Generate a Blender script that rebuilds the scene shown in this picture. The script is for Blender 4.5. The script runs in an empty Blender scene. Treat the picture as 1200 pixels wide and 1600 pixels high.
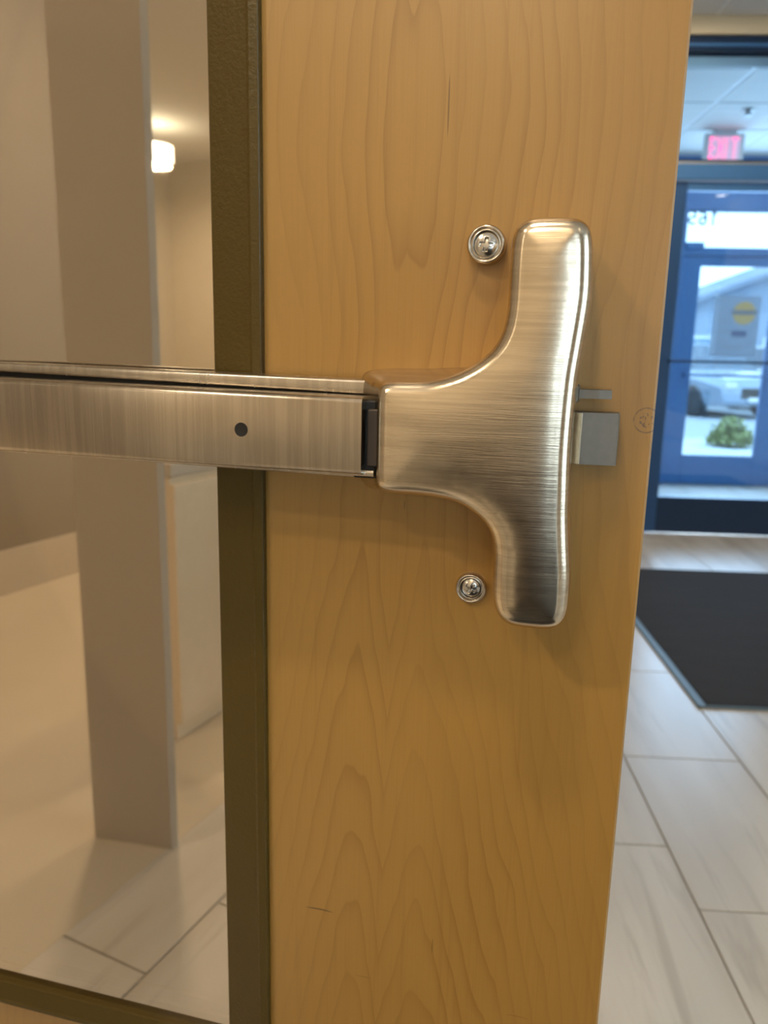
import bpy, bmesh, math, random
from math import sin, cos, pi, radians, sqrt, atan2
from mathutils import Vector, Matrix
from mathutils.geometry import delaunay_2d_cdt
random.seed(7)
C = bpy.context.scene.collection
S = bpy.context.scene

# ------------------------------------------------------------------ camera
F, CAMH = 1202.0, 1.10
pitch, roll, yaw = radians(11.8), radians(1.3), radians(2.9)
fw = Vector((-sin(yaw)*cos(pitch), cos(yaw)*cos(pitch), -sin(pitch)))
r0 = Vector((cos(yaw), sin(yaw), 0)); u0 = r0.cross(fw)
RR = r0*cos(roll) + u0*sin(roll)
UU = u0*cos(roll) - r0*sin(roll)
cam_d = bpy.data.cameras.new('camera'); cam = bpy.data.objects.new('camera', cam_d); C.objects.link(cam)
cam_d.sensor_fit = 'AUTO'; cam_d.sensor_width = 36; cam_d.lens = F/1600*36
cam_d.clip_start = 0.02; cam_d.clip_end = 300
M = Matrix((RR, UU, -fw)).transposed().to_4x4(); M.translation = Vector((0, 0, CAMH)); cam.matrix_world = M
cam_d.dof.use_dof = True; cam_d.dof.focus_distance = 0.42; cam_d.dof.aperture_fstop = 9.5
S.camera = cam
S.view_settings.view_transform = 'Standard'; S.view_settings.look = 'None'
S.view_settings.gamma = 1; S.view_settings.use_curve_mapping = False
S.view_settings.exposure = 0.0

# ------------------------------------------------------------------ world
W = bpy.data.worlds.new('sky'); S.world = W; W.use_nodes = True
bg = W.node_tree.nodes['Background']; bg.inputs[0].default_value = (0.80, 0.92, 1.0, 1); bg.inputs[1].default_value = 4.5

# ------------------------------------------------------------------ lights
WARM = (1.0, 0.80, 0.56)
def area(name, loc, size, energy, color, rot=(0, 0, 0), shape='DISK', size_y=None, spread=None, parent=None):
    d = bpy.data.lights.new(name, 'AREA'); d.shape = shape; d.size = size; d.energy = energy; d.color = color
    if size_y: d.size_y = size_y
    if spread: d.spread = spread
    o = bpy.data.objects.new(name, d); C.objects.link(o); o.location = loc; o.rotation_euler = rot
    if parent: o.parent = parent
    return o
LIGHT_NEAR = 4.2; LIGHT_ROOM = 16; LIGHT_REAR = 1.5; LIGHT_SIDE = 32; COOL_SIDE = 2; COOL_BACK = 10; DAY_VEST = 65
area('added_side_light', (3.42, -1.6, 1.6), 2.6, COOL_SIDE, (0.75, 0.88, 1.0), (0, radians(90), 0), 'RECTANGLE', 3.0)  # added cool fill from the right, at an unseen window
area('added_back_light', (.9, -5.80, 1.5), 2.2, COOL_BACK, (0.66, 0.83, 1.0), (radians(90), 0, 0), 'RECTANGLE', 2.2)  # added cool light giving the latch edge a bluish glare
area('daylight_entrance', (2.55, 6.80, 1.35), 1.2, DAY_VEST, (0.70, 0.86, 1.0), (radians(-90), 0, 0), 'RECTANGLE', 2.2)

# ------------------------------------------------------------------ node helpers
class N:
    def __init__(s, name):
        s.m = bpy.data.materials.new(name); s.m.use_nodes = True
        s.t = s.m.node_tree; s.b = s.t.nodes['Principled BSDF']; s.out = s.t.nodes['Material Output']
        s.tc = s.t.nodes.new('ShaderNodeTexCoord')
    def put(s, inp, v):
        if hasattr(v, 'links') or isinstance(v, bpy.types.NodeSocket): s.t.links.new(v, inp)
        else:
            if isinstance(v, (tuple, list)) and len(v) == 3 and inp.type == 'RGBA': v = (*v, 1)
            inp.default_value = v
    def math(s, op, a, b=None, c=None, clamp=False):
        n = s.t.nodes.new('ShaderNodeMath'); n.operation = op; n.use_clamp = clamp
        s.put(n.inputs[0], a)
        if b is not None: s.put(n.inputs[1], b)
        if c is not None: s.put(n.inputs[2], c)
        return n.outputs[0]
    def xyz(s, v):
        n = s.t.nodes.new('ShaderNodeSeparateXYZ'); s.put(n.inputs[0], v); return n.outputs
    def comb(s, x, y, z):
        n = s.t.nodes.new('ShaderNodeCombineXYZ'); s.put(n.inputs[0], x); s.put(n.inputs[1], y); s.put(n.inputs[2], z); return n.outputs[0]
    def scale(s, v, sc, off=(0, 0, 0)):
        n = s.t.nodes.new('ShaderNodeMapping'); s.put(n.inputs[0], v); n.inputs['Scale'].default_value = sc; n.inputs['Location'].default_value = off; return n.outputs[0]
    def noise(s, v, sc=5, det=3, rough=.5, dist=0):
        n = s.t.nodes.new('ShaderNodeTexNoise'); s.put(n.inputs['Vector'], v); n.inputs['Scale'].default_value = sc
        n.inputs['Detail'].default_value = det; n.inputs['Roughness'].default_value = rough; n.inputs['Distortion'].default_value = dist
        return n.outputs[0]
    def mix(s, f, a, b, mode='MIX'):
        n = s.t.nodes.new('ShaderNodeMix'); n.data_type = 'RGBA'; n.blend_type = mode
        s.put(n.inputs[0], f); s.put(n.inputs[6], a); s.put(n.inputs[7], b); return n.outputs[2]
    def rng(s, v, a, b, c, d, smooth=True):
        n = s.t.nodes.new('ShaderNodeMapRange'); n.interpolation_type = 'SMOOTHSTEP' if smooth else 'LINEAR'
        s.put(n.inputs[0], v)
        for i, q in enumerate((a, b, c, d)): s.put(n.inputs[i+1], q)
        return n.outputs[0]
    def bump(s, h, strength=.2, dist=.001):
        n = s.t.nodes.new('ShaderNodeBump'); n.inputs['Strength'].default_value = strength; n.inputs['Distance'].default_value = dist
        s.put(n.inputs['Height'], h); s.t.links.new(n.outputs[0], s.b.inputs['Normal'])
    def base(s, col, rough=.5, metal=0., **k):
        s.put(s.b.inputs['Base Color'], col); s.put(s.b.inputs['Roughness'], rough); s.put(s.b.inputs['Metallic'], metal)
        for n_, v in k.items(): s.put(s.b.inputs[n_.replace('_', ' ')], v)
        return s.m

def plain(name, col, rough=.5, metal=0., var=.06, scale=30, **k):
    n = N(name); f = n.noise(n.tc.outputs['Object'], scale, 3)
    a = tuple(min(1, c*(1-var)) for c in col); b = tuple(min(1, c*(1+var)) for c in col)
    return n.base(n.mix(f, a, b), rough, metal, **k)

def brushed(name, col, rough, along, grain=1.0, aniso=.6):
    """brushed stainless; along 'x' = fine horizontal lines, 'z' = fine vertical lines (door local)"""
    n = N(name); o = n.tc.outputs['Object']
    sc = (50, 50, 1500) if along == 'x' else (1300, 55, 40)
    f = n.noise(n.scale(o, sc), 1, 2, .6); blot = n.noise(o, 55, 3, .6)
    st = n.noise(n.scale(o, tuple(q*.25 for q in sc)), 1, 3, .6)
    c = n.mix(n.math('MULTIPLY', n.rng(st, .35, .65, 0, 1), .38), col, tuple(q*.55 for q in col))
    r = n.math('ADD', n.math('MULTIPLY', blot, .10), n.math('ADD', rough-.09, n.math('MULTIPLY', f, .08)))
    n.base(c, r, 1.0)
    tg = n.t.nodes.new('ShaderNodeTangent'); tg.direction_type = 'UV_MAP'; tg.uv_map = 'UVMap'
    n.t.links.new(tg.outputs[0], n.b.inputs['Tangent']); n.b.inputs['Anisotropic'].default_value = aniso
    n.b.inputs['Anisotropic Rotation'].default_value = 0.25
    n.bump(n.math('ADD', f, n.math('MULTIPLY', st, .5)), .16*grain, .0004)
    return n.m

def glass(name, tint, refl, rough=0.0, rcol=(1, 1, 1)):
    n = N(name); t = n.t
    tr = t.nodes.new('ShaderNodeBsdfTransparent'); tr.inputs[0].default_value = (*tint, 1)
    gl = t.nodes.new('ShaderNodeBsdfGlossy'); gl.inputs['Roughness'].default_value = rough; gl.inputs[0].default_value = (*rcol, 1)
    fr = t.nodes.new('ShaderNodeFresnel'); fr.inputs[0].default_value = 1.5
    f = n.math('ADD', fr.outputs[0], refl, clamp=True)
    mx = t.nodes.new('ShaderNodeMixShader'); t.links.new(f, mx.inputs[0]); t.links.new(tr.outputs[0], mx.inputs[1]); t.links.new(gl.outputs[0], mx.inputs[2])
    t.links.new(mx.outputs[0], n.out.inputs[0]); return n.m

def emis(name, col, strength):
    n = N(name); n.base((.8, .8, .8), .4); n.b.inputs['Emission Color'].default_value = (*col, 1); n.b.inputs['Emission Strength'].default_value = strength; return n.m

# ------------------------------------------------------------------ materials
def maple(name, light, dark, glow=0.0):
    n = N(name); o = n.tc.outputs['Object']; x, y, z = n.xyz(o)
    # flat sawn figure: two ranks of arches either side of a seam, straight grain outside it
    wob = n.noise(n.scale(o, (9, 9, 2.2)), 1, 2, .5); wob2 = n.noise(n.scale(o, (38, 38, 9)), 1, 2, .5)
    xw = n.math('ADD', x, n.math('MULTIPLY', n.math('SUBTRACT', wob, .5), .046))
    dx = n.math('ABSOLUTE', n.math('ADD', xw, .104))
    sep = n.rng(z, 1.0, 1.12, .024, .004)
    d2 = n.math('SUBTRACT', dx, sep)
    rad = n.math('SQRT', n.math('ADD', n.math('MULTIPLY', d2, d2), .00006))
    fld = n.math('ADD', n.math('MULTIPLY', rad, 95), n.math('MULTIPLY', z, n.rng(z, .95, 1.25, 17.0, 12.0)))
    fld = n.math('ADD', fld, n.math('MULTIPLY', wob2, 1.5))
    fr = n.math('FRACT', fld)
    line = n.math('POWER', fr, 5.0)
    line = n.math('MULTIPLY', line, n.rng(fr, .93, 1.0, 1, 0))
    side = n.rng(n.math('ABSOLUTE', n.math('ADD', x, .08)), .03, .11, 1.0, .45)
    amt = n.math('MULTIPLY', n.math('MULTIPLY', line, side), n.rng(n.noise(n.scale(o, (14, 14, 3)), 1, 2), .35, .6, .35, 1.0))
    fib = n.noise(n.scale(o, (900, 900, 14)), 1, 3, .65); cloud = n.noise(n.scale(o, (16, 16, 5)), 1, 3, .55)
    fine = n.noise(n.scale(o, (190, 190, 5)), 1, 3, .6)
    c = n.mix(cloud, tuple(q*.93 for q in light), tuple(min(1, q*1.07) for q in light))
    c = n.mix(n.math('MULTIPLY', n.rng(fib, .35, .75, 0, 1), .10), c, dark)
    c = n.mix(n.math('MULTIPLY', n.rng(fine, .5, .8, 0, 1), .22), c, dark)
    c = n.mix(n.math('MULTIPLY', amt, .60, clamp=True), c, dark)
    def mark(cx, cz, rx, rz, curve=0.0):
        px = n.math('SUBTRACT', x, cx)
        zz = n.math('SUBTRACT', z, n.math('ADD', cz, n.math('MULTIPLY', n.math('MULTIPLY', px, px), curve)))
        q = n.math('ADD', n.math('POWER', n.math('ABSOLUTE', n.math('DIVIDE', px, rx)), 2.0), n.math('POWER', n.math('ABSOLUTE', n.math('DIVIDE', zz, rz)), 2.0))
        return n.rng(q, .5, 1.2, 1, 0)
    for m_, k in ((mark(-.150, .7224, .0105, .00055, -6), .85), (mark(-.0800, 1.229, .0005, .016), .55), (mark(-.098, 1.0105, .0005, .003), .4),
                  (mark(-.0705, .712, .0006, .006), .4), (mark(-.118, .676, .006, .0004, -8), .35), (mark(-.012, .672, .008, .0004, -8), .3)):
        c = n.mix(n.math('MULTIPLY', m_, k), c, (.05, .028, .012))
    # inked inspection stamp at the latch edge: a ring with blurred letters inside
    ex = n.math('SUBTRACT', x, .0348); ez = n.math('SUBTRACT', z, 1.0665)
    rr = n.math('SQRT', n.math('ADD', n.math('MULTIPLY', ex, ex), n.math('MULTIPLY', ez, ez)))
    ring = n.rng(n.math('ABSOLUTE', n.math('SUBTRACT', rr, .0066)), .0002, .0006, 1, 0)
    ins = n.math('MULTIPLY', n.rng(rr, .0035, .0042, 1, 0), n.rng(n.noise(o, 520, 2), .50, .60, 0, 1))
    ink = n.math('MULTIPLY', n.math('ADD', ring, ins, clamp=True), n.rng(n.noise(o, 260, 2), .35, .55, .25, 1))
    c = n.mix(n.math('MULTIPLY', ink, .6), c, (.05, .035, .04))
    n.base(c, .38, 0, Coat_Weight=.5, Coat_Roughness=.30)
    n.bump(fib, .05, .0003)
    return n.m

MAPLE = maple('maple_veneer', (.365, .198, .042), (.185, .080, .012))
OLIVE = N('olive_enamel'); _o = OLIVE.noise(OLIVE.tc.outputs['Object'], 330, 2, .6)
OLIVE.base((.072, .046, .006), .38, 0, Specular_IOR_Level=.35); OLIVE.bump(_o, .35, .0012); OLIVE = OLIVE.m
STEEL_H = brushed('brushed_stainless_horizontal', (.72, .62, .48), .21, 'x', .7, .25)
STEEL_V = brushed('brushed_stainless_vertical', (.48, .42, .345), .23, 'z', .3, .6)
STEEL_S = brushed('satin_stainless_smooth', (.60, .55, .48), .25, 'z', .3, .2)
BOLT = plain('grey_zinc_steel', (.23, .215, .19), .5, .9, .12, 200)
BOLT_L = plain('worn_latch_edge_steel', (.52, .45, .34), .38, .9, .2, 300)
CHROME = plain('screw_chrome', (.62, .60, .56), .18, 1.0, .1, 250)
BLACK = plain('black_plastic', (.006, .006, .006), .5)
BROWNPL = plain('brown_grey_insert', (.055, .042, .034), .4, .2)
DOORGLASS = glass('reflective_door_glass', (.50, .46, .38), .54, .015, (1.0, .89, .75))
WALL = plain('warm_white_wall_paint', (.66, .60, .50), .7, 0, .03, 8)
WALLG = plain('greige_wall_paint', (.63, .58, .51), .7, 0, .03, 8)
WALLB = plain('beige_soffit_paint', (.86, .76, .56), .7, 0, .03, 8)
CEIL = plain('ceiling_tile', (.74, .73, .70), .85, 0, .05, 60)
GRID = plain('ceiling_grid_white', (.85, .85, .85), .5)
VINYL = plain('beige_sheet_floor', (.68, .61, .50), .25, 0, .05, 4)
GROUT = plain('grey_grout', (.42, .40, .37), .8)
NAVY = plain('navy_glare_frame', (.018, .045, .110), .35, .3)  # black frames, with blue daylight glare put into the colour
BLUE = plain('blue_glare_frame', (.06, .20, .48), .4, .1)  # frame colour carries the blue daylight glare
RUBBER = plain('mat_rubber_edge', (.10, .15, .19), .5)
SILVER = plain('silver_metal', (.6, .62, .65), .3, 1.0)
PVC = plain('white_plastic', (.75, .75, .74), .4)
DARKTOP = plain('dark_laminate', (.10, .08, .06), .35)
def tile_mat():
    n = N('veined_porcelain'); o = n.tc.outputs['Object']
    oi = n.t.nodes.new('ShaderNodeObjectInfo'); r = oi.outputs['Random']
    v = n.comb(n.math('MULTIPLY', r, 37.0), n.math('MULTIPLY', r, 91.0), r)
    ad = n.t.nodes.new('ShaderNodeVectorMath'); ad.operation = 'ADD'; n.put(ad.inputs[0], o); n.put(ad.inputs[1], v)
    a = n.noise(n.scale(ad.outputs[0], (16, 1.5, 1)), 1, 4, .6, .7); b = n.noise(n.scale(ad.outputs[0], (7, .9, 1)), 1, 2, .5, .5)
    c = n.mix(n.rng(b, .3, .7, 0, 1), (.60, .565, .51), (.69, .665, .62))
    c = n.mix(n.math('MULTIPLY', n.rng(a, .52, .72, 0, 1), .45), c, (.36, .335, .30))
    n.base(c, .30, 0); return n.m
TILE = tile_mat()
def carpet():
    n = N('charcoal_mat_pile'); o = n.tc.outputs['Object']
    f = n.noise(o, 260, 3); g = n.noise(n.scale(o, (3, 12, 1)), 1, 3)
    n.base(n.mix(n.math('MULTIPLY', n.math('ADD', f, g), .5), (.014, .016, .020), (.050, .052, .060)), .95); n.bump(f, .8, .004); return n.m
CARPET = carpet()

# ------------------------------------------------------------------ mesh helpers
def link(name, bm, mat, parent=None, smooth=False, angle=None, uv=False, recalc=True):
    if recalc: bmesh.ops.recalc_face_normals(bm, faces=bm.faces)
    if uv:
        l = bm.loops.layers.uv.new('UVMap')
        for f in bm.faces:
            for lp in f.loops: lp[l].uv = (lp.vert.co.x*4, lp.vert.co.z*4)
    me = bpy.data.meshes.new(name); bm.to_mesh(me); bm.free()
    if smooth:
        for p in me.polygons: p.use_smooth = True
    o = bpy.data.objects.new(name, me); C.objects.link(o)
    for m_ in (mat if isinstance(mat, list) else [mat]): me.materials.append(m_)
    if parent: o.parent = parent
    if smooth and angle:
        try: me.set_sharp_from_angle(angle=radians(angle))
        except Exception: pass
    return o
def tag(o, label=None, cat=None, group=None, kind=None):
    for k, v in (('label', label), ('category', cat), ('group', group), ('kind', kind)):
        if v: o[k] = v
    return o
def empty(name, loc=(0, 0, 0), rz=0, parent=None):
    o = bpy.data.objects.new(name, None); C.objects.link(o); o.location = loc; o.rotation_euler = (0, 0, rz); o.empty_display_size = .05
    if parent: o.parent = parent
    return o
def box(bm, x0, x1, y0, y1, z0, z1, bev=0, seg=2):
    r = bmesh.ops.create_cube(bm, size=1)
    for v in r['verts']:
        v.co = Vector((x0 if v.co.x < 0 else x1, y0 if v.co.y < 0 else y1, z0 if v.co.z < 0 else z1))
    if bev:
        es = list({e for v in r['verts'] for e in v.link_edges})
        bmesh.ops.bevel(bm, geom=es, offset=bev, segments=seg, affect='EDGES', profile=.5)
def bx(name, mat, parent, *a, bev=0, **k):
    bm = bmesh.new(); box(bm, *a, bev=bev); return link(name, bm, mat, parent, **k)
def prism(bm, poly, z0, z1, bev=0):
    """poly in (x,y), extruded along z"""
    lo = [bm.verts.new((x, y, z0)) for x, y in poly]; hi = [bm.verts.new((x, y, z1)) for x, y in poly]
    n = len(poly); fs = [bm.faces.new(lo[::-1]), bm.faces.new(hi)]
    for i in range(n): fs.append(bm.faces.new((lo[i], lo[(i+1) % n], hi[(i+1) % n], hi[i])))
    if bev:
        es = list({e for v in lo+hi for e in v.link_edges}); bmesh.ops.bevel(bm, geom=es, offset=bev, segments=2, affect='EDGES')
def lathe(bm, prof, n=32, axis='z', origin=(0, 0, 0), cap0=True, cap1=True):
    """prof: (r, h) pairs; axis 'z' or '-y' (pointing out of the door face)"""
    rings = []
    for r, h in prof:
        ring = []
        for i in range(n):
            a = 2*pi*i/n
            p = (r*cos(a), r*sin(a), h) if axis == 'z' else (r*cos(a), -h, r*sin(a))
            ring.append(bm.verts.new(Vector(p)+Vector(origin)))
        rings.append(ring)
    for a, b in zip(rings, rings[1:]):
        for i in range(n): bm.faces.new((a[i], a[(i+1) % n], b[(i+1) % n], b[i]))
    if cap0: bm.faces.new(rings[0][::-1])
    if cap1: bm.faces.new(rings[-1])
def sstep(a, b, x):
    t = max(0, min(1, (x-a)/(b-a))); return t*t*(3-2*t)

# ================================================================== NEAR DOOR (local x = along the door towards the latch, -y = out of the face, z up)
A = radians(11.2); D = .44
DOOR_LOC = (sin(A)*D, cos(A)*D, 0)
door = empty('door_1', DOOR_LOC, -A)
tag(door, 'open maple veneer door with a tall glass lite and a stainless panic bar', 'door', kind='structure')
XL, XR = -.872, .0388                     # hinge and latch edge
GX0, GX1, GZ0, GZ1 = -.690, -.2215, .5942, 1.93   # cut-out for the lite
def slab():
    bm = bmesh.new(); T = .044; b = .0012
    # outer prism with a hole, built from four framed quads front and back
    o_ = [(XL, .012), (XR, .012), (XR, 2.12), (XL, 2.12)]; i_ = [(GX0-.018, GZ0-.012), (GX1+.018, GZ0-.012), (GX1+.018, GZ1+.018), (GX0-.018, GZ1+.018)]
    def ring(pts, y): return [bm.verts.new((x, y, z)) for x, z in pts]
    def ins(pts, d):
        cx = sum(p[0] for p in pts)/4; cz = sum(p[1] for p in pts)/4
        return [(x+(d if x < cx else -d), z+(d if z < cz else -d)) for x, z in pts]
    of = ring(ins(o_, b), 0); om = ring(o_, b); ob = ring(o_, T-b); obb = ring(ins(o_, b), T)
    if_, ib = ring(i_, 0), ring(i_, T)
    def band(a, c):
        for k in range(4): bm.faces.new((a[k], a[(k+1) % 4], c[(k+1) % 4], c[k]))
    band(of, if_); band(of, om); band(om, ob); band(ob, obb); band(obb, ib); band(if_, ib)
    return link('wood_slab', bm, MAPLE, door)
slab()
# glazing bead: mitred metal frame, sloping face then a raised outer lip
def glazing(sgn, name):
    bm = bmesh.new()
    ox0, ox1, oz0, oz1 = GX0-.0335, -.1868, .5805, GZ1+.033
    # (inset from outer edge, height out of face)
    prof = [(0, 0), (0, .0045), (.0006, .0052), (.0058, .0052), (.0068, .0046), (.0078, .0040), (.0330, -.0010), (.0340, -.0020), (.0340, -.0080)]
    rings = []
    for d, h in prof:
        y = -h if sgn < 0 else .044+h
        rings.append([bm.verts.new(p) for p in ((ox0+d, y, oz0+d*.42), (ox1-d, y, oz0+d*.42), (ox1-d, y, oz1-d), (ox0+d, y, oz1-d))])
    for a, b in zip(rings, rings[1:]):
        for k in range(4): bm.faces.new((a[k], a[(k+1) % 4], b[(k+1) % 4], b[k]))
    o = link(name, bm, OLIVE, door)
    return o
glazing(-1, 'glazing_frame'); glazing(1, 'glazing_frame')
bx('glass_pane', DOORGLASS, door, GX0+.0005, GX1-.0005, .0065, .0125, GZ0+.0005, GZ1-.0005)
for zc in (.25, 1.07, 1.88):
    bm = bmesh.new(); lathe(bm, [(.006, zc-.055), (.007, zc-.053), (.007, zc+.053), (.006, zc+.055)], 16, origin=(XL-.004, -.004, 0)); link('hinge', bm, SILVER, door, smooth=True, angle=40)

# through-bolts: cup washer with a cross-head screw
def cross_head(bm, r, h0, dome, origin, rot):
    nr, na = 26, 96; ox, oz = origin; rows = []
    for i in range(nr+1):
        rr_ = r*i/nr; row = []
        for j in range(na if i else 1):
            a = 2*pi*j/na; x, z = rr_*cos(a), rr_*sin(a)
            xr, zr = x*cos(rot)-z*sin(rot), x*sin(rot)+z*cos(rot)
            h = h0+dome*(1-(rr_/r)**2)
            w_ = r*.15; L = r*.60
            def arm(p, q): return sstep(w_*1.35, w_*.8, abs(q)) * sstep(L*1.08, L*.9, abs(p))
            dep = max(arm(xr, zr), arm(zr, xr)); dep = max(dep, sstep(r*.30, r*.22, rr_))
            h -= dep*.0022
            row.append(bm.verts.new((ox+x, -h, oz+z)))
        rows.append(row)
    for j in range(na): bm.faces.new((rows[0][0], rows[1][j], rows[1][(j+1) % na]))
    for i in range(1, nr):
        for j in range(na): bm.faces.new((rows[i][j], rows[i+1][j], rows[i+1][(j+1) % na], rows[i][(j+1) % na]))
for (x, z, R_, H_, rot, lab) in ((-.0556, 1.1572, .0103, .0095, .10, 'upper cup washer with cross-head screw, beside the top arm'),
                                 (-.0557, .9636, .0092, .0045, .55, 'lower cup washer with cross-head screw, beside the bottom arm')):
    bm = bmesh.new()
    lathe(bm, [(R_, .0), (R_, H_-.0022), (R_*.985, H_-.0012), (R_*.93, H_-.0003), (R_*.88, H_), (R_*.83, H_-.0002), (R_*.79, H_-.0009), (R_*.765, H_-.0012), (R_*.70, H_-.0010), (R_*.655, H_-.0016), (R_*.64, H_-.0035), (R_*.62, H_-.0042)], 64, '-y', (x, 0, z), cap0=False, cap1=True)
    w_ = link('cup_washer', bm, STEEL_S, door, smooth=True, angle=60, uv=True); w_['label'] = lab
    bm = bmesh.new(); r = R_*.575
    lathe(bm, [(r*1.0, H_-.0042), (r, H_-.0022)], 48, '-y', (x, 0, z), cap0=False, cap1=False)
    cross_head(bm, r, H_-.0022, .0012, (x, z), rot)
    sc = link('screw', bm, CHROME, None, smooth=True, angle=50); sc.parent = w_; sc['label'] = 'bright cross-head screw'

# ================================================================== EXIT DEVICE
dev = empty('panic_exit_device', DOOR_LOC, -A)
tag(dev, 'brushed stainless panic bar with T-shaped end case across the maple door', 'panic bar')
OUT = [(-0.0336, 1.1621), (-0.0295, 1.1634), (-0.0241, 1.1637), (-0.0146, 1.1637), (-0.0078, 1.1633), (-0.0045, 1.1620), (-0.0023, 1.1595), (-0.0008, 1.155), (-0.0001, 1.149), (0.0004, 1.1418), (0.0008, 1.1287), (-0.0002, 1.115), (-0.0018, 1.0996), (-0.0028, 1.0886), (-0.0034, 1.0715), (-0.0035, 1.0512), (-0.0029, 1.0334), (-0.0023, 1.0193), (-0.0008, 1.0027), (0.0004, 0.9906), (0.0008, 0.9749), (0.0, 0.9678), (-0.0019, 0.963), (-0.0057, 0.9603), (-0.0105, 0.9592), (-0.0185, 0.9591), (-0.0272, 0.9593), (-0.0324, 0.9616), (-0.036, 0.9664), (-0.038, 0.9733), (-0.0387, 0.9869), (-0.0388, 0.9995), (-0.0405, 1.0079), (-0.0439, 1.0134), (-0.0479, 1.0172), (-0.0524, 1.0203), (-0.0582, 1.0231), (-0.0668, 1.0251), (-0.0792, 1.026), (-0.0934, 1.026), (-0.0994, 1.0267), (-0.1026, 1.0290), (-0.1035, 1.0337), (-0.1037, 1.0498), (-0.1038, 1.07), (-0.1034, 1.0790), (-0.1021, 1.083), (-0.0977, 1.0850), (-0.0865, 1.0854), (-0.0764, 1.086), (-0.0676, 1.0880), (-0.0595, 1.0912), (-0.0516, 1.0960), (-0.0446, 1.1024), (-0.0406, 1.1096), (-0.0388, 1.1179), (-0.0383, 1.1285), (-0.0384, 1.1375), (-0.0383, 1.1479), (-0.0378, 1.1552), (-0.0365, 1.1596)]
def closed_spline(P, step=.0012):
    out = []; n = len(P); P = [Vector(p) for p in P]
    for i in range(n):
        a, b, c, d = P[i-1], P[i], P[(i+1) % n], P[(i+2) % n]
        k = max(1, int((c-b).length/step))
        for j in range(k):
            t = j/k
            out.append(.5*((2*b)+(c-a)*t+(2*a-5*b+4*c-d)*t*t+(-a+3*b-3*c+d)*t**3))
    return out
def smooth_loop(P, it):
    for _ in range(it): P = [(P[i-1]+P[i]*2+P[(i+1) % len(P)])/4 for i in range(len(P))]
    return P
WF = .0535
def end_case():
    P = smooth_loop(closed_spline(OUT), 6); n = len(P)
    if sum(P[i].x*P[(i+1) % n].y-P[(i+1) % n].x*P[i].y for i in range(n)) < 0: P = P[::-1]
    def offset(P, d):       # inward positive for a counter-clockwise loop
        o = []
        for i in range(n):
            t = (P[(i+2) % n]-P[i-2]).normalized(); o.append(P[i]+Vector((-t.y, t.x))*d)
        return smooth_loop(o, 2)
    def base(P, k):
        o = []
        for p in offset(P, -.0005*k):
            m = sstep(.050, .078, -p.x); e = sstep(.088, .1036, -p.x)
            q = Vector((p.x, p.y))
            up = 1 if p.y > 1.056 else -1
            q.y += up*m*k*(.0050 if up > 0 else .0030)
            q.x -= e*k*.0185*sstep(1.0, .55, 0) if False else e*k*.0170
            o.append(q)
        return o
    loops = [(base(P, 1.0), .0), (base(P, 1.0), .018), (base(P, .72), .030), (base(P, .30), .040), (P, .0465)]
    R_ = .0075
    for t in (15, 32, 50, 66, 80):
        a = radians(t); loops.append((offset(P, R_*(1-cos(a))), .0465+(WF-.0465)*sin(a)))
    inner = offset(P, R_*1.02); 
    bm = bmesh.new(); prev = None
    for L, w in loops:
        ring = [bm.verts.new((p.x, -w, p.y)) for p in L]
        if prev:
            for i in range(n): bm.faces.new((prev[i], prev[(i+1) % n], ring[(i+1) % n], ring[i]))
        prev = ring
    # face: conforming triangulation with a soft crown; a faint pressed line runs just inside the rim
    step = .0022; xs = [p.x for p in inner]; ys = [p.y for p in inner]
    def inside(x, y):
        c = False
        for i in range(n):
            a, b = inner[i-1], inner[i]
            if (a.y > y) != (b.y > y) and x < (b.x-a.x)*(y-a.y)/(b.y-a.y)+a.x: c = not c
        return c
    def dist(x, y): return min((p.x-x)**2+(p.y-y)**2 for p in inner)**.5
    pts = []; hs = []
    y = min(ys)
    while y < max(ys):
        x = min(xs)
        while x < max(xs):
            if inside(x, y):
                d = dist(x, y)
                if d > .0013: pts.append(Vector((x+random.uniform(-.0003, .0003), y+random.uniform(-.0003, .0003))))
            x += step
        y += step
    allp = list(inner)+pts
    res = delaunay_2d_cdt(allp, [(i, (i+1) % n) for i in range(n)], [], 1, 1e-6)
    vs, _, fs = res[0], res[1], res[2]
    vm = []
    for v in vs:
        d = dist(v.x, v.y)
        h = WF + .0011*(1-math.exp(-d/.007)) - .0
        vm.append(bm.verts.new((v.x, -h, v.y)))
    for f in fs:
        try: bm.faces.new([vm[i] for i in f])
        except ValueError: pass
    near = [min(vm, key=lambda q: (q.co.x-p.x)**2+(q.co.z-p.y)**2) for p in inner]
    for i in range(n):
        a, b, c, d = prev[i], prev[(i+1) % n], near[(i+1) % n], near[i]
        try: bm.faces.new((a, b, c, d)) if c is not d else bm.faces.new((a, b, c))
        except ValueError: pass
    return link('end_case', bm, STEEL_H, dev, smooth=True, angle=70, uv=True)
case = end_case(); case['label'] = 'T-shaped brushed end case'
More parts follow.
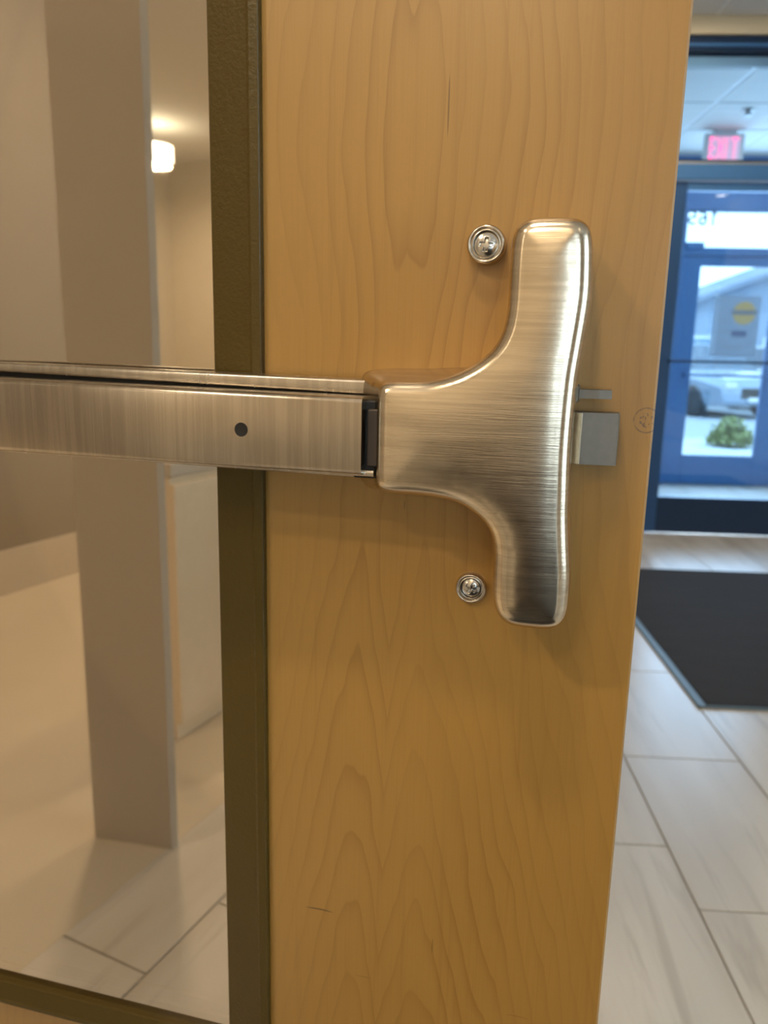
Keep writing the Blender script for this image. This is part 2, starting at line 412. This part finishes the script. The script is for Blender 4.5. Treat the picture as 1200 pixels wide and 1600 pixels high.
# rail / pad: three stations so both run very slightly wedge-shaped, as the picture shows
ST = (-.80, -.350, -.103)
def bar(name, mat, zt, zb, prof, x1=None, x0=None, smooth=True, parent=dev):
    """prof(zt, zb) -> list of (w, z) round the section; zt, zb give top/bottom at the last two stations"""
    sx = list(ST)
    if x1 is not None: sx[2] = x1
    if x0 is not None: sx[0] = x0
    kt, kb = (zt[1]-zt[0])/(ST[2]-ST[1]), (zb[1]-zb[0])/(ST[2]-ST[1])
    bm = bmesh.new(); prev = None; first = None
    for i, x in enumerate(sx):
        xx = max(x, ST[1]); t_, b_ = zt[0]+kt*(xx-ST[1]), zb[0]+kb*(xx-ST[1])
        ring = [bm.verts.new((x, -w, z)) for w, z in prof(t_, b_)]
        n = len(ring)
        if prev:
            for k in range(n): bm.faces.new((prev[k], prev[(k+1) % n], ring[(k+1) % n], ring[k]))
        else: bm.faces.new(ring[::-1])
        prev = ring
    bm.faces.new(prev)
    return link(name, bm, mat, parent, smooth=smooth, angle=35, uv=True)
def rounded(w0, w1, r, seg=4, rb=None):
    rb = rb or r
    def f(t, b):
        pts = [(w0, b)]
        for k in range(seg+1):
            a = pi/2*k/seg; pts.append((w1-rb+rb*sin(a), b+rb-rb*cos(a)))
        for k in range(seg+1):
            a = pi/2*k/seg; pts.append((w1-r+r*cos(a), t-r+r*sin(a)))
        pts.append((w0, t)); return pts
    return f
# channel rail: back plate, upper and lower rolled lips, dark slot between them
bar('rail_lip', STEEL_S, (1.0879, 1.0842), (1.0822, 1.0762), rounded(.006, .030, .0016))
bar('rail_lip', STEEL_S, (1.0372, 1.0352), (1.0326, 1.0299), rounded(.006, .030, .0016))
bar('rail_back', BLACK, (1.0860, 1.0825), (1.0345, 1.0315), rounded(.0, .0235, .001))
pad = bar('push_pad', STEEL_V, (1.0797, 1.0760), (1.0364, 1.0354), rounded(.028, .0535, .0030), x1=-.1103)
pad['label'] = 'brushed push pad with a round hole'
# pad end: raised bright rim, hole with dark plug
bm = bmesh.new(); lathe(bm, [(.0039, -.0003), (.0038, .00025), (.0034, .0003), (.0028, .0002)], 32, '-y', (-.1782, -.0535, 1.0566), cap0=False)
hp = link('hole_plug', bm, BLACK, None, smooth=True, angle=50); hp.parent = pad
bar('pad_lower_flange', STEEL_S, (1.0388, 1.0376), (1.0352, 1.0338), rounded(.030, .0475, .0016), x1=-.1050)
# mouth of the case: dark recess and the insert seen in it
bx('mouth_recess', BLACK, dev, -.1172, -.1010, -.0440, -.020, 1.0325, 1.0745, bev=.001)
bx('mouth_insert', BROWNPL, dev, -.1090, -.1020, -.0470, -.030, 1.0396, 1.0700, bev=.0008)
# far (hinge side) end bracket of the rail
bm = bmesh.new(); box(bm, -.845, -.795, -.052, 0, 1.028, 1.092, bev=.006, seg=3); link('end_bracket', bm, STEEL_S, dev, smooth=True, angle=40, uv=True)
# latch: bevelled bolt with worn edge, keeper pin above
bm = bmesh.new(); prism(bm, [(-.0100, -.002), (-.0100, -.010), (-.0036, -.0130), (.0010, -.0165), (.0195, -.0150), (.0202, -.0138), (.0202, -.002)], 1.0428, 1.0706, bev=.0003)
lb = link('latch_bolt', bm, BOLT, dev); lb['label'] = 'grey steel latch bolt'
bm = bmesh.new(); prism(bm, [(-.0042, -.0128), (-.0034, -.0140), (.0006, -.0174), (.0012, -.0166), (.0006, -.0155)], 1.0431, 1.0703, bev=.0001)
we = link('worn_edge', bm, BOLT_L, None); we.parent = lb
bm = bmesh.new(); prism(bm, [(-.0080, -.010), (-.0080, -.0225), (.0083, -.0225), (.0150, -.0210), (.0150, -.0120), (.0083, -.010)], 1.0782, 1.0828, bev=.00025)
pn = link('trigger_pin', bm, BOLT, dev); pn['label'] = 'small square deadlatch pin'
bm = bmesh.new(); prism(bm, [(-.0085, -.0005), (-.0085, -.026), (-.0022, -.026), (-.0012, -.022), (-.0012, -.0005)], 1.0762, 1.0848, bev=.0006)
link('pin_collar', bm, BOLT, dev)

# ================================================================== ROOM SHELL
ROOM_Y0, SF = -5.9, 4.83        # back wall, inner storefront
XW, XE = -5.6, 3.5
VC, RC = 2.72, 2.96            # vestibule and lobby ceilings
def struct(name, mat, *a, **k):
    o = bx(name, mat, None, *a, **k); o['kind'] = 'structure'; return o
floor = struct('floor', GROUT, XW-.1, XE+.1, ROOM_Y0-.1, 6.97, -.12, -.004)
TX, TY = .3215, .611
bm = bmesh.new(); g = .0022; box(bm, g, TX-g, g, TY-g, -.010, 0, bev=.0012)
t0 = link('tile', bm, TILE, floor); first = True; nt = 0
for ci in range(-5, 10):
    x = .589+TX*ci
    if x < -1.02 or x+TX > XE+.1: continue
    off = 1.405 - .205*ci - TY*math.floor((1.405-.205*ci+1.2)/TY)
    k = 0
    while True:
        y = off+TY*k; k += 1
        if y < -1.9: continue
        if y > 6.9: break
        if nt > 296: break
        if y > 4.9 and x < 1.1: continue
        o = t0 if first else t0.copy()
        if not first: C.objects.link(o); o.parent = floor
        o.location = (x, y, 0); first = False; nt += 1
struct('floor_vinyl', VINYL, XW, -.900, ROOM_Y0, SF, -.004, .0006)
struct('floor_lobby_rear', TILE, -.900, XE, ROOM_Y0, -1.95, -.004, .0)
struct('wall_left', WALL, -1.069, -.889, .66, SF, 0, RC+.05)
bm = bmesh.new(); prism(bm, [(-1.074, -.262), (-.892, -.309), (-.885, -.322), (-1.070, -.330)], 0, RC); pier = link('wall_pier', bm, WALLG); pier['kind'] = 'structure'
struct('wall_back', WALL, XW, -.2, ROOM_Y0-.12, ROOM_Y0, 0, RC+.05)
struct('wall_back_right', WALL, 2.0, XE, ROOM_Y0-.12, ROOM_Y0, 0, RC+.05)
struct('wall_back_high', WALL, -.2, 2.0, ROOM_Y0-.12, ROOM_Y0, 2.6, RC+.05); struct('wall_back_low', WALL, -.2, 2.0, ROOM_Y0-.12, ROOM_Y0, 0, .4)
w4 = struct('added_back_window', NAVY, -.2, 2.0, ROOM_Y0-.10, ROOM_Y0-.02, .4, .47); bx('window_frame', NAVY, w4, -.2, 2.0, ROOM_Y0-.10, ROOM_Y0-.02, 2.53, 2.6)  # unseen window added for the cool glare on the door
CLEAR = glass('clear_window_glass', (.92, .95, .96), 0.0)
for xa in (-.2, .865, 1.93): bx('window_frame', NAVY, w4, xa, xa+.07, ROOM_Y0-.10, ROOM_Y0-.02, .47, 2.53)
for xa in (-.13, .935): bx('pane', CLEAR, w4, xa, xa+.995, ROOM_Y0-.063, ROOM_Y0-.057, .47, 2.53)
struct('added_reflector_wall', WALL, -1.75, -.35, -2.86, -2.72, 0, RC+.05)  # pale wall added for the end case to reflect
struct('wall_far_left', WALL, XW-.12, XW, ROOM_Y0, SF, 0, RC+.05)
struct('wall_front_left', WALL, XW, 1.20, SF, SF+.14, 0, RC+.05)
struct('wall_front', WALLB, 1.20, XE, SF, SF+.14, 2.872, RC+.05)
PART = plain('taupe_partition_paint', (.33, .295, .245), .7, 0, .03, 8)
struct('wall_partition', PART, -2.95, -2.75, -1.95, SF, 0, RC+.05)
struct('baseboard_partition', WALLG, -2.75, -2.735, -1.95, .6, 0, .20)
# right wall with an added, unseen window for cool side light
struct('wall_right_low', WALL, XE, XE+.14, ROOM_Y0, 6.97, 0, .35)
struct('wall_right_high', WALL, XE, XE+.14, ROOM_Y0, 6.97, 2.75, RC+.05)
struct('wall_right', WALL, XE, XE+.14, .0, 6.97, .35, 2.75)
struct('wall_right_rear', WALL, XE, XE+.14, ROOM_Y0, -3.2, .35, 2.75)
w3 = struct('added_side_window', NAVY, XE+.03, XE+.11, -3.2, 0, .35, .42)
bx('window_frame', NAVY, w3, XE+.03, XE+.11, -3.2, 0, 2.68, 2.75); bx('window_frame', NAVY, w3, XE+.03, XE+.11, -1.63, -1.57, .42, 2.68)
bx('pane', CLEAR, w3, XE+.06, XE+.066, -3.2, -1.63, .42, 2.68); bx('pane', CLEAR, w3, XE+.06, XE+.066, -1.57, 0, .42, 2.68)
# suspended ceilings: panels as parts
def ceiling(name, x0, x1, y0, y1, z, limit_x=None):
    c = struct(name, GRID, x0, x1, y0, y1, z+.006, z+.06)
    s = .61; nx, ny = int(math.ceil((x1-x0)/s)), int(math.ceil((y1-y0)/s)); proto = None
    for i in range(nx):
        for j in range(ny):
            xa, ya = x0+i*s, y0+j*s; w_, h_ = min(s, x1-xa), min(s, y1-ya)
            if w_ < .05 or h_ < .05: continue
            full = w_ > s-.001 and h_ > s-.001
            if full and proto: o = proto.copy(); C.objects.link(o)
            else:
                bm = bmesh.new(); box(bm, .012, w_-.012, .012, h_-.012, 0, .008, bev=.002); o = link('ceiling_panel', bm, CEIL, None)
                if full: proto = o
            o.location = (xa, ya, z); o.parent = c
    return c
ceiling('ceiling', -.90, XE, ROOM_Y0, SF, RC)
struct('ceiling_side_room', CEIL, XW, -.90, ROOM_Y0, SF, RC, RC+.06)
ceiling('ceiling_vestibule', 1.20, XE, SF+.073, 6.90, VC)
struct('roof_vestibule', CEIL, 1.06, XE+.14, SF+.125, 6.99, 2.88, 2.98)
struct('wall_vestibule_left', WALL, 1.06, 1.20, SF+.14, 6.90, 0, VC)

# door jambs of the doorway the maple door hangs in
struct('trim_1', OLIVE, -1.09, -.868, .615, .66, 0, 2.16, bev=.003)

# inner storefront ------------------------------------------------
TINT = glass('blue_tinted_glass', (.69, .83, .95), .02)
w1 = struct('window_1', NAVY, 1.20, XE, SF+.02, SF+.12, 2.792, 2.872, bev=.004)
bx('frame_rib', BLUE, w1, 1.20, XE, SF+.008, SF+.02, 2.812, 2.828)
MIDB = plain('mid_blue_glare_frame', (.030, .100, .260), .35, .2)  # brighter blue: glare over the stiles painted into the colour
bx('window_frame', BLUE, w1, 1.20, XE, SF+.02, SF+.12, 2.115, 2.200, bev=.004); bx('window_frame', SILVER, w1, 1.20, XE, SF+.03, SF+.12, 2.200, 2.214); bx('window_frame', NAVY, w1, 1.20, XE, SF+.03, SF+.12, 2.214, 2.226)
bx('window_frame', NAVY, w1, 1.20, 1.37, SF+.02, SF+.12, 0, 2.792, bev=.004)
bx('window_frame', NAVY, w1, 2.34, 2.44, SF+.02, SF+.12, 0, 2.115, bev=.004)
bx('window_frame', NAVY, w1, 2.44, XE, SF+.02, SF+.12, 0, .10, bev=.004)
bx('pane', TINT, w1, 1.37, XE, SF+.066, SF+.072, 2.222, 2.792)
bx('pane', TINT, w1, 2.44, XE, SF+.066, SF+.072, .10, 2.115)
d2 = empty('door_2', (1.375, SF+.07, 0)); tag(d2, kind='structure')
def leaf(root, x0, x1, y0, y1, rail, top0, top1, stl, str_, fm, gm, z0=.008):
    lx, ly = root.location.x, root.location.y
    bx('bottom_rail', fm, root, x0-lx+stl, x1-lx-str_, y0-ly, y1-ly, z0, rail, bev=.004)
    bx('top_rail', fm, root, x0-lx+stl, x1-lx-str_, y0-ly, y1-ly, top0, top1, bev=.004)
    bx('stile', fm, root, x0-lx, x0-lx+stl, y0-ly, y1-ly, z0, top1, bev=.004)
    bx('stile', fm, root, x1-lx-str_, x1-lx, y0-ly, y1-ly, z0, top1, bev=.004)
    yc = (y0+y1)/2-ly
    bx('pane', gm, root, x0-lx+stl, x1-lx-str_, yc-.003, yc+.003, rail, top0)
leaf(d2, 1.375, 2.335, SF+.045, SF+.095, .238, 2.06, 2.11, .112, .10, NAVY, TINT)
for o_ in d2.children:
    if o_.name.split('.')[0] in ('stile', 'top_rail'): o_.data.materials[0] = MIDB if o_.name.startswith('stile') else BLUE
bx('push_bar', NAVY, d2, 1.46-1.375, 2.26-1.375, -.065, -.045, 1.074, 1.088, bev=.004)
# outer storefront -------------------------------------------------
OY = 6.92
w2 = struct('window_2', BLUE, 1.20, XE, OY-.05, OY+.05, 2.30, VC+.02, bev=.004)
for a in ((1.20, 2.125, 0, 2.30), (3.06, 3.16, 0, 2.30), (3.16, XE, 0, .10)):
    bx('window_frame', BLUE, w2, a[0], a[1], OY-.05, OY+.05, a[2], a[3], bev=.004)
bx('window_frame', BLUE, w2, 2.125, 3.06, OY-.05, OY+.05, 1.945, 2.008, bev=.004)
bx('closer_bracket', BLUE, w2, 2.125, 2.272, OY-.07, OY+.03, 1.99, 2.046, bev=.006)
bx('pane', CLEAR, w2, 2.125, 3.06, OY-.003, OY+.003, 2.008, 2.30)
bx('pane', CLEAR, w2, 3.16, XE, OY-.003, OY+.003, .10, 2.30)
d3 = empty('door_3', (2.13, OY, 0)); tag(d3, kind='structure')
leaf(d3, 2.13, 3.055, OY-.025, OY+.025, .262, 1.862, 1.94, .146, .160, BLUE, CLEAR)
bx('push_bar', BLUE, d3, .08, .85, -.085, -.060, .948, .972, bev=.005)
bx('push_bar_bracket', BLUE, d3, .08, .11, -.062, -.02, .935, .985); bx('push_bar_bracket', BLUE, d3, .82, .85, -.062, -.02, .935, .985)
struct('floor_threshold', SILVER, 2.13, 3.06, OY-.07, OY+.07, -.004, .007)

# mirrored street number on the transom glass, read from inside
SEG = {'1': [((.5, 0), (.5, 1)), ((.5, 1), (.28, .82))],
       '6': [((.85, .92), (.5, 1)), ((.5, 1), (.15, .7)), ((.15, .7), (.12, .3)), ((.12, .3), (.3, .02)), ((.3, .02), (.7, .02)), ((.7, .02), (.88, .28)), ((.88, .28), (.7, .55)), ((.7, .55), (.3, .55)), ((.3, .55), (.14, .38))],
       '5': [((.85, 1), (.22, 1)), ((.22, 1), (.18, .56)), ((.18, .56), (.6, .6)), ((.6, .6), (.88, .35)), ((.88, .35), (.62, .02)), ((.62, .02), (.15, .08))],
       'E': [((.1, 0), (.1, 1)), ((.1, 1), (.85, 1)), ((.1, .5), (.75, .5)), ((.1, 0), (.85, 0))],
       'X': [((.08, 0), (.92, 1)), ((.08, 1), (.92, 0))], 'I': [((.5, 0), (.5, 1))], 'T': [((.5, 0), (.5, 1)), ((.05, 1), (.95, 1))]}
def strokes(bm, ch, x, z, w, h, t, y0, y1, mirror=False):
    for (ax, az), (bx_, bz) in SEG[ch]:
        if mirror: ax, bx_ = 1-ax, 1-bx_
        p, q = Vector((x+ax*w, z+az*h)), Vector((x+bx_*w, z+bz*h)); d = (q-p).normalized(); p -= d*t*.45; q += d*t*.45
        nrm = Vector((-d.y, d.x))*t/2
        lo = [bm.verts.new((c.x, y0, c.y)) for c in (p+nrm, q+nrm, q-nrm, p-nrm)]; hi = [bm.verts.new((c.x, y1, c.y)) for c in (p+nrm, q+nrm, q-nrm, p-nrm)]
        bm.faces.new(lo); bm.faces.new(hi[::-1])
        for k in range(4): bm.faces.new((lo[k], hi[k], hi[(k+1) % 4], lo[(k+1) % 4]))
AQUA = plain('aqua_vinyl_lettering', (.10, .30, .32), .5)
num = empty('street_number', (2.13, OY-.006, 2.19)); tag(num, 'street number 165 stuck on the glass above the outer door', 'number')
for k, ch in enumerate('561'):
    bm = bmesh.new(); strokes(bm, ch, (.005, .09, .175)[k], .005, .07, .10, .017, -.002, .0015, mirror=True); link('digit', bm, AQUA, num)

# notice on the outer door glass
PAPER = plain('pale_blue_notice_paper', (.32, .44, .62), .7); OCH = plain('ochre_print', (.62, .46, .20), .6); INK = plain('navy_print', (.10, .16, .32), .6)
nt_ = empty('door_notice', (2.425, OY-.008, 1.12)); tag(nt_, 'pale notice with an ochre round emblem taped inside the outer door glass', 'notice')
bx('sheet', PAPER, nt_, 0, .385, -.001, .001, 0, .505)
bm = bmesh.new(); lathe(bm, [(.095, 0), (.095, .001)], 48, '-y', (.255, -.001, .365)); link('round_emblem', bm, OCH, nt_)
bm = bmesh.new(); box(bm, .150, .360, -.0032, -.0022, .352, .388); link('emblem_band', bm, plain('grey_print', (.22, .26, .34), .6), nt_)
bx('printed_block', INK, nt_, .165, .290, -.0025, -.001, .170, .218)
for x0, x1, z in ((.03, .13, .290), (.03, .15, .205), (.09, .25, .075), (.03, .09, .478)): bx('text_line', plain('slate_print', (.30, .40, .52), .6), nt_, x0, x1, -.002, -.001, z, z+.014)

# exit sign
ex = empty('exit_sign', (2.10, 6.15, VC)); tag(ex, 'red letter EXIT sign under the vestibule ceiling', 'sign')
bx('housing', PVC, ex, -.140, .140, -.025, .025, -.235, -.022, bev=.006); bx('canopy', PVC, ex, -.08, .08, -.03, .03, -.022, .0, bev=.003)
bx('face_plate', emis('pink_backlit_face', (1.0, .22, .38), .7), ex, -.112, .108, -.028, -.024, -.205, -.045)
RED = emis('red_backlit_letters', (1.0, .04, .14), 2.0)
for k, ch in enumerate('EXIT'):
    bm = bmesh.new(); strokes(bm, ch, (-.103, -.052, -.004, .042)[k], -.190, (.040, .044, .03, .056)[k], .130, .017, -.032, -.027); link('letter', bm, RED, ex)
# sprinkler
bm = bmesh.new(); lathe(bm, [(.045, 0), (.042, -.006), (.018, -.010), (.016, -.030), (.030, -.034), (.030, -.038)], 24); sp = link('sprinkler', bm, plain('sprinkler_grey', (.35, .36, .36), .4, .5), None, smooth=True, angle=40)
sp.location = (2.07, 5.66, VC); tag(sp, 'small round sprinkler on the vestibule ceiling', 'sprinkler')

# floor mat ----------------------------------------------------------
mat_ = empty('floor_mat', (.905, 2.345, 0)); tag(mat_, 'charcoal entrance mat with grey rubber edge on the pale tiles', 'mat')
bx('mat_pile', CARPET, mat_, .030, 2.0, .012, 1.635, .001, .011, bev=.003)
bx('rubber_edge', RUBBER, mat_, .0, .030, .0, 1.647, .0005, .008, bev=.002); bx('rubber_edge', RUBBER, mat_, .030, 2.0, 1.635, 1.647, .0005, .008, bev=.002); bx('rubber_edge', RUBBER, mat_, .030, 2.0, .0, .012, .0005, .008, bev=.002)

added_mat = empty('floor_mat', (-.45, -.98, 0)); tag(added_mat, 'charcoal mat added behind the viewer to cut light bouncing off the floor', 'mat')  # dark mat added to stop bounce from the pale tiles
bx('mat_pile', CARPET, added_mat, .02, 1.10, .02, 1.12, .001, .011, bev=.003); bx('rubber_edge', RUBBER, added_mat, 0, 1.12, 0, 1.14, .0003, .006, bev=.002)
# downlights ---------------------------------------------------------
LAMP = emis('warm_lamp_lens', (1.0, .86, .66), 14)
def downlight(x, y, z, e, r=.075, label='', group='ceiling downlights', aim=None):
    t = empty('downlight', (x, y, z)); tag(t, label, 'downlight', group)
    bm = bmesh.new(); lathe(bm, [(r+.018, -.001), (r+.018, -.006), (r+.004, -.010), (r, -.004)], 32, cap0=False, cap1=False); link('trim_ring', bm, PVC, t, smooth=True, angle=40)
    bm = bmesh.new(); lathe(bm, [(r, -.0045), (r, -.0035)], 32); link('lens', bm, LAMP, t)
    if e: area('lamp', (0, 0, -.014), r*2.6, e, WARM, rot=(aim[0], 0, aim[1]) if aim else (0, 0, 0), spread=radians(62) if aim else None, parent=t)
    return t
downlight(-.34, -.26, RC, LIGHT_NEAR, aim=(radians(33), -A), label='round ceiling downlight just behind the viewer, facing the maple door')
for x, y, q in ((2.9, 1.0, 'nearest the entrance'), (3.13, .56, 'in the middle'), (3.34, .12, 'closest to the wall')): downlight(x, y, RC, 0, .06, label='small downlight of the diagonal row by the right wall, the one '+q)
for x, y, q in ((1.7, 1.8, 'between the maple door and the entrance'), (1.25, 4.1, 'just inside the entrance doors'), (1.2, -1.6, 'to the right of the added dark counter'), (1.2, -4.0, 'in front of the added rear window')): downlight(x, y, RC, LIGHT_ROOM if y > 0 else LIGHT_REAR, label='round lobby ceiling downlight '+q)
for x, y, q in ((-1.75, -1.25, 'just past the doorway'), (-1.9, 1.5, 'behind the left wall'), (-4.2, -1.5, 'beyond the partition'), (-2.2, -4.3, 'at the rear near the drum lamp')): downlight(x, y, RC, LIGHT_SIDE, label='round side room ceiling downlight '+q)
downlight(-.85, -2.25, RC, 22, label='round ceiling downlight added behind the dark counter to brighten the case reflection')  # added lamp, washes the reflector wall seen in the case
downlight(2.95, 5.5, VC, 16, label='round downlight added out of view to brighten the vestibule')  # unseen lamp, added to lift the vestibule ceiling
# lamp in the side room, seen mirrored in the lite
pl_ = empty('pendant_lamp', (-4.72, -4.66, RC)); tag(pl_, 'drum lamp hanging in the side room, mirrored in the door glass', 'lamp')
bm = bmesh.new(); lathe(bm, [(.008, 0), (.008, -.16)], 12); link('stem', bm, SILVER, pl_)
bm = bmesh.new(); lathe(bm, [(.03, -.16), (.12, -.17), (.17, -.18), (.17, -.30), (.16, -.31)], 32); link('shade', bm, emis('pendant_glow', (1.0, .93, .72), 10), pl_, smooth=True, angle=40)

area('lamp', (0, 0, -.34), .3, 25, WARM, parent=pl_)

# low cabinet seen as a reflection; dark counter added to darken the case reflection
cb = empty('low_cabinet', (-1.2, -1.4, 0)); tag(cb, 'pale low cabinet with dark top behind the pier, mirrored in the door glass', 'cabinet')
CABW = plain('cream_cabinet_laminate', (.92, .80, .63), .4)
bx('carcass', CABW, cb, -.17, -.005, -.80, .70, 0.0, .76, bev=.003); bx('worktop', WALLG, cb, -.18, .01, -.82, .71, .76, .80, bev=.004)
for k in range(3): bx('cabinet_door', CABW, cb, -.005, .012, -.79+.5*k, -.30+.5*k, .05, .74, bev=.003)
ct = empty('added_dark_counter', (-.28, -1.35, 0)); tag(ct, 'dark counter added behind the viewer to darken the case reflection', 'counter')  # added dark block, reflected in the lower arm of the case
WAL = plain('dark_reflection_panel', (.016, .010, .006), .6)
EBONY = plain('dark_reflection_top', (.02, .014, .010), .5)
bx('front_panel', WAL, ct, -.38, .72, -.30, .28, .06, .83, bev=.004); bx('counter_top', EBONY, ct, -.42, .76, -.34, .32, .83, .87, bev=.006); bx('plinth', BLACK, ct, -.36, .70, -.28, .24, 0, .06)

# ================================================================== OUTSIDE
ASPH = plain('pale_asphalt', (.36, .40, .44), .9, 0, .1, 3); CONC = plain('pale_concrete', (.60, .64, .66), .9, 0, .06, 4)  # pale grey ground colours
struct('ground_parking', ASPH, -30, 60, 6.97, 90, -.20, -.08)
struct('ground_sidewalk', CONC, -4, 9, 6.97, 10.9, -.08, -.012)
struct('ground_kerb', CONC, -4, 9, 10.9, 11.05, -.09, -.002, bev=.01)
LEAF = plain('shrub_leaf', (.30, .35, .12), .6, 0, .35, 40); STEM = plain('shrub_stem', (.12, .08, .05), .8)
def shrub(x, y, r, h, label, seed):
    rnd = random.Random(seed); t = empty('shrub', (x, y, -.012)); tag(t, label, 'shrub', 'shrubs by the kerb outside')
    bm = bmesh.new()
    for k in range(1800):
        a, b = rnd.uniform(0, 2*pi), rnd.uniform(0, 1); rr_ = r*sqrt(rnd.uniform(.25, 1)); ph = math.acos(1-b)
        c = Vector((rr_*sin(ph)*cos(a), rr_*sin(ph)*sin(a), h*.10+h*.85*cos(ph)*rnd.uniform(.25, 1)))
        d = Vector((rnd.gauss(0, 1), rnd.gauss(0, 1), rnd.gauss(0, .6))).normalized(); s = d.cross(Vector((0, 0, 1))).normalized()*.024; L = .062
        v = [bm.verts.new(p) for p in (c-d*L*.5, c+s, c+d*L*.5, c-s)]; bm.faces.new(v)
    lf = link('foliage', bm, LEAF, t, recalc=False); lf['kind'] = 'stuff'
    bm = bmesh.new()
    for k in range(6):
        a = k*pi/3; p = Vector((0, 0, 0)); q = Vector((cos(a)*r*.5, sin(a)*r*.5, h*.7)); s = Vector((-sin(a), cos(a), 0))*.008
        v = [bm.verts.new(c) for c in (p-s, p+s, q+s*.5, q-s*.5)]; bm.faces.new(v)
    link('stem', bm, STEM, t, recalc=False)
shrub(3.95, 10.2, .30, .42, 'rounded yellow-green shrub outside the outer door, the left one', 3)
shrub(4.62, 10.1, .30, .34, 'rounded yellow-green shrub outside the outer door, the right one', 5)
def car(x, y, rz, paint, label):
    t = empty('car', (x, y, -.08), rz); tag(t, label, 'car', 'cars parked outside'); P_ = plain('car_paint', paint, .25, .2, .02, Coat_Weight=.8)
    bm = bmesh.new()   # body: side sections swept across the width with tumblehome
    sec = [(-2.2, .35, .72), (-2.15, .28, .80), (-1.5, .22, .93), (-.9, .20, .98), (.4, .20, .99), (1.5, .22, .98), (2.1, .28, .90), (2.25, .38, .80)]
    prev = None
    for yy, zb, zt in sec:
        w_ = .88 if abs(yy) < 2 else .78
        ring = [bm.verts.new(p) for p in ((-w_*.9, yy, zb), (-w_, yy, zb+.15), (-w_, yy, zt-.18), (-w_*.86, yy, zt-.02), (0, yy, zt+.02), (w_*.86, yy, zt-.02), (w_, yy, zt-.18), (w_, yy, zb+.15), (w_*.9, yy, zb))]
        if prev:
            for k in range(9): bm.faces.new((prev[k], prev[(k+1) % 9], ring[(k+1) % 9], ring[k]))
        else: bm.faces.new(ring[::-1])
        prev = ring
    bm.faces.new(prev); link('body', bm, P_, t, smooth=True, angle=35)
    bm = bmesh.new(); prism(bm, [(-.74, -1.15), (.74, -1.15), (.76, 1.6), (-.76, 1.6)], .94, 1.45)
    for v in bm.verts:
        if v.co.z > 1.2: v.co.x *= .76; v.co.y = -.45 if v.co.y < 0 else 1.15
    link('cabin_glass', bm, plain('car_glass', (.05, .09, .14), .1), t)
    bm = bmesh.new(); box(bm, -.58, .58, -.47, 1.17, 1.43, 1.48, bev=.02); link('roof', bm, P_, t)
    for sx in (-1, 1):
        for yy in (-1.35, 1.35):
            bm = bmesh.new(); lathe(bm, [(.20, -.10), (.31, -.10), (.32, -.08), (.32, .08), (.31, .10), (.20, .10)], 28)
            w_ = link('wheel', bm, plain('tyre', (.02, .02, .025), .8), t, smooth=True, angle=40); w_.location = (sx*.80, yy, .32); w_.rotation_euler = (0, pi/2, 0)
        bx('headlight', SILVER, t, sx*.60-.13, sx*.60+.13, -2.23, -2.10, .60, .72, bev=.02)
    bx('grille', BLACK, t, -.35, .35, -2.22, -2.15, .42, .62, bev=.01); bx('number_plate', PVC, t, -.2, .2, -2.235, -2.21, .36, .44)
car(6.0, 17.9, .25, (.26, .33, .42), 'silver-blue car parked across from the entrance, seen through the lower glass')
car(8.6, 18.2, .25, (.55, .58, .62), 'white car parked to the right of the silver-blue one outside')
car(3.3, 17.9, .25, (.40, .40, .45), 'pale grey car parked to the left of the silver-blue one outside')
# building with a pitched roof across the lot
bd = empty('building', (19.6, 34, -.08)); tag(bd, 'pale building with a long pitched roof across the parking lot', 'building')
bm = bmesh.new(); prism(bm, [(-9.5, -.2), (9.5, -.2), (9.5, 8), (-9.5, 8)], 0, 3.1); link('wall', bm, plain('building_wall', (.26, .33, .42), .8), bd)
bm = bmesh.new(); pr = [(-11, 2.75), (0, 6.9), (11, 2.75), (11, 2.55), (0, 6.7), (-11, 2.55)]
lo = [bm.verts.new((a, -.8, b)) for a, b in pr]; hi = [bm.verts.new((a, 9, b)) for a, b in pr]
bm.faces.new(lo); bm.faces.new(hi[::-1])
for k in range(6): bm.faces.new((lo[k], hi[k], hi[(k+1) % 6], lo[(k+1) % 6]))
link('roof', bm, plain('building_roof', (.20, .25, .32), .8), bd)
bm = bmesh.new(); lo = [bm.verts.new((a, -.2, b)) for a, b in ((-9.5, 3.1), (9.5, 3.1), (0, 6.70))]; hi = [bm.verts.new((a, 0, b)) for a, b in ((-9.5, 3.1), (9.5, 3.1), (0, 6.70))]
bm.faces.new(lo); bm.faces.new(hi[::-1]); [bm.faces.new((lo[k], hi[k], hi[(k+1) % 3], lo[(k+1) % 3])) for k in range(3)]; link('gable', bm, plain('gable_wall', (.22, .29, .38), .8), bd)
for k in range(6):
    fr = bx('window', plain('far_window_frame', (.75, .78, .8), .6), bd, -8.6+k*3, -7.0+k*3, -.28, -.2, .7, 2.1); bx('pane', plain('far_window_glass', (.16, .26, .36), .2), fr, -8.5+k*3, -7.1+k*3, -.30, -.28, .8, 2.0)
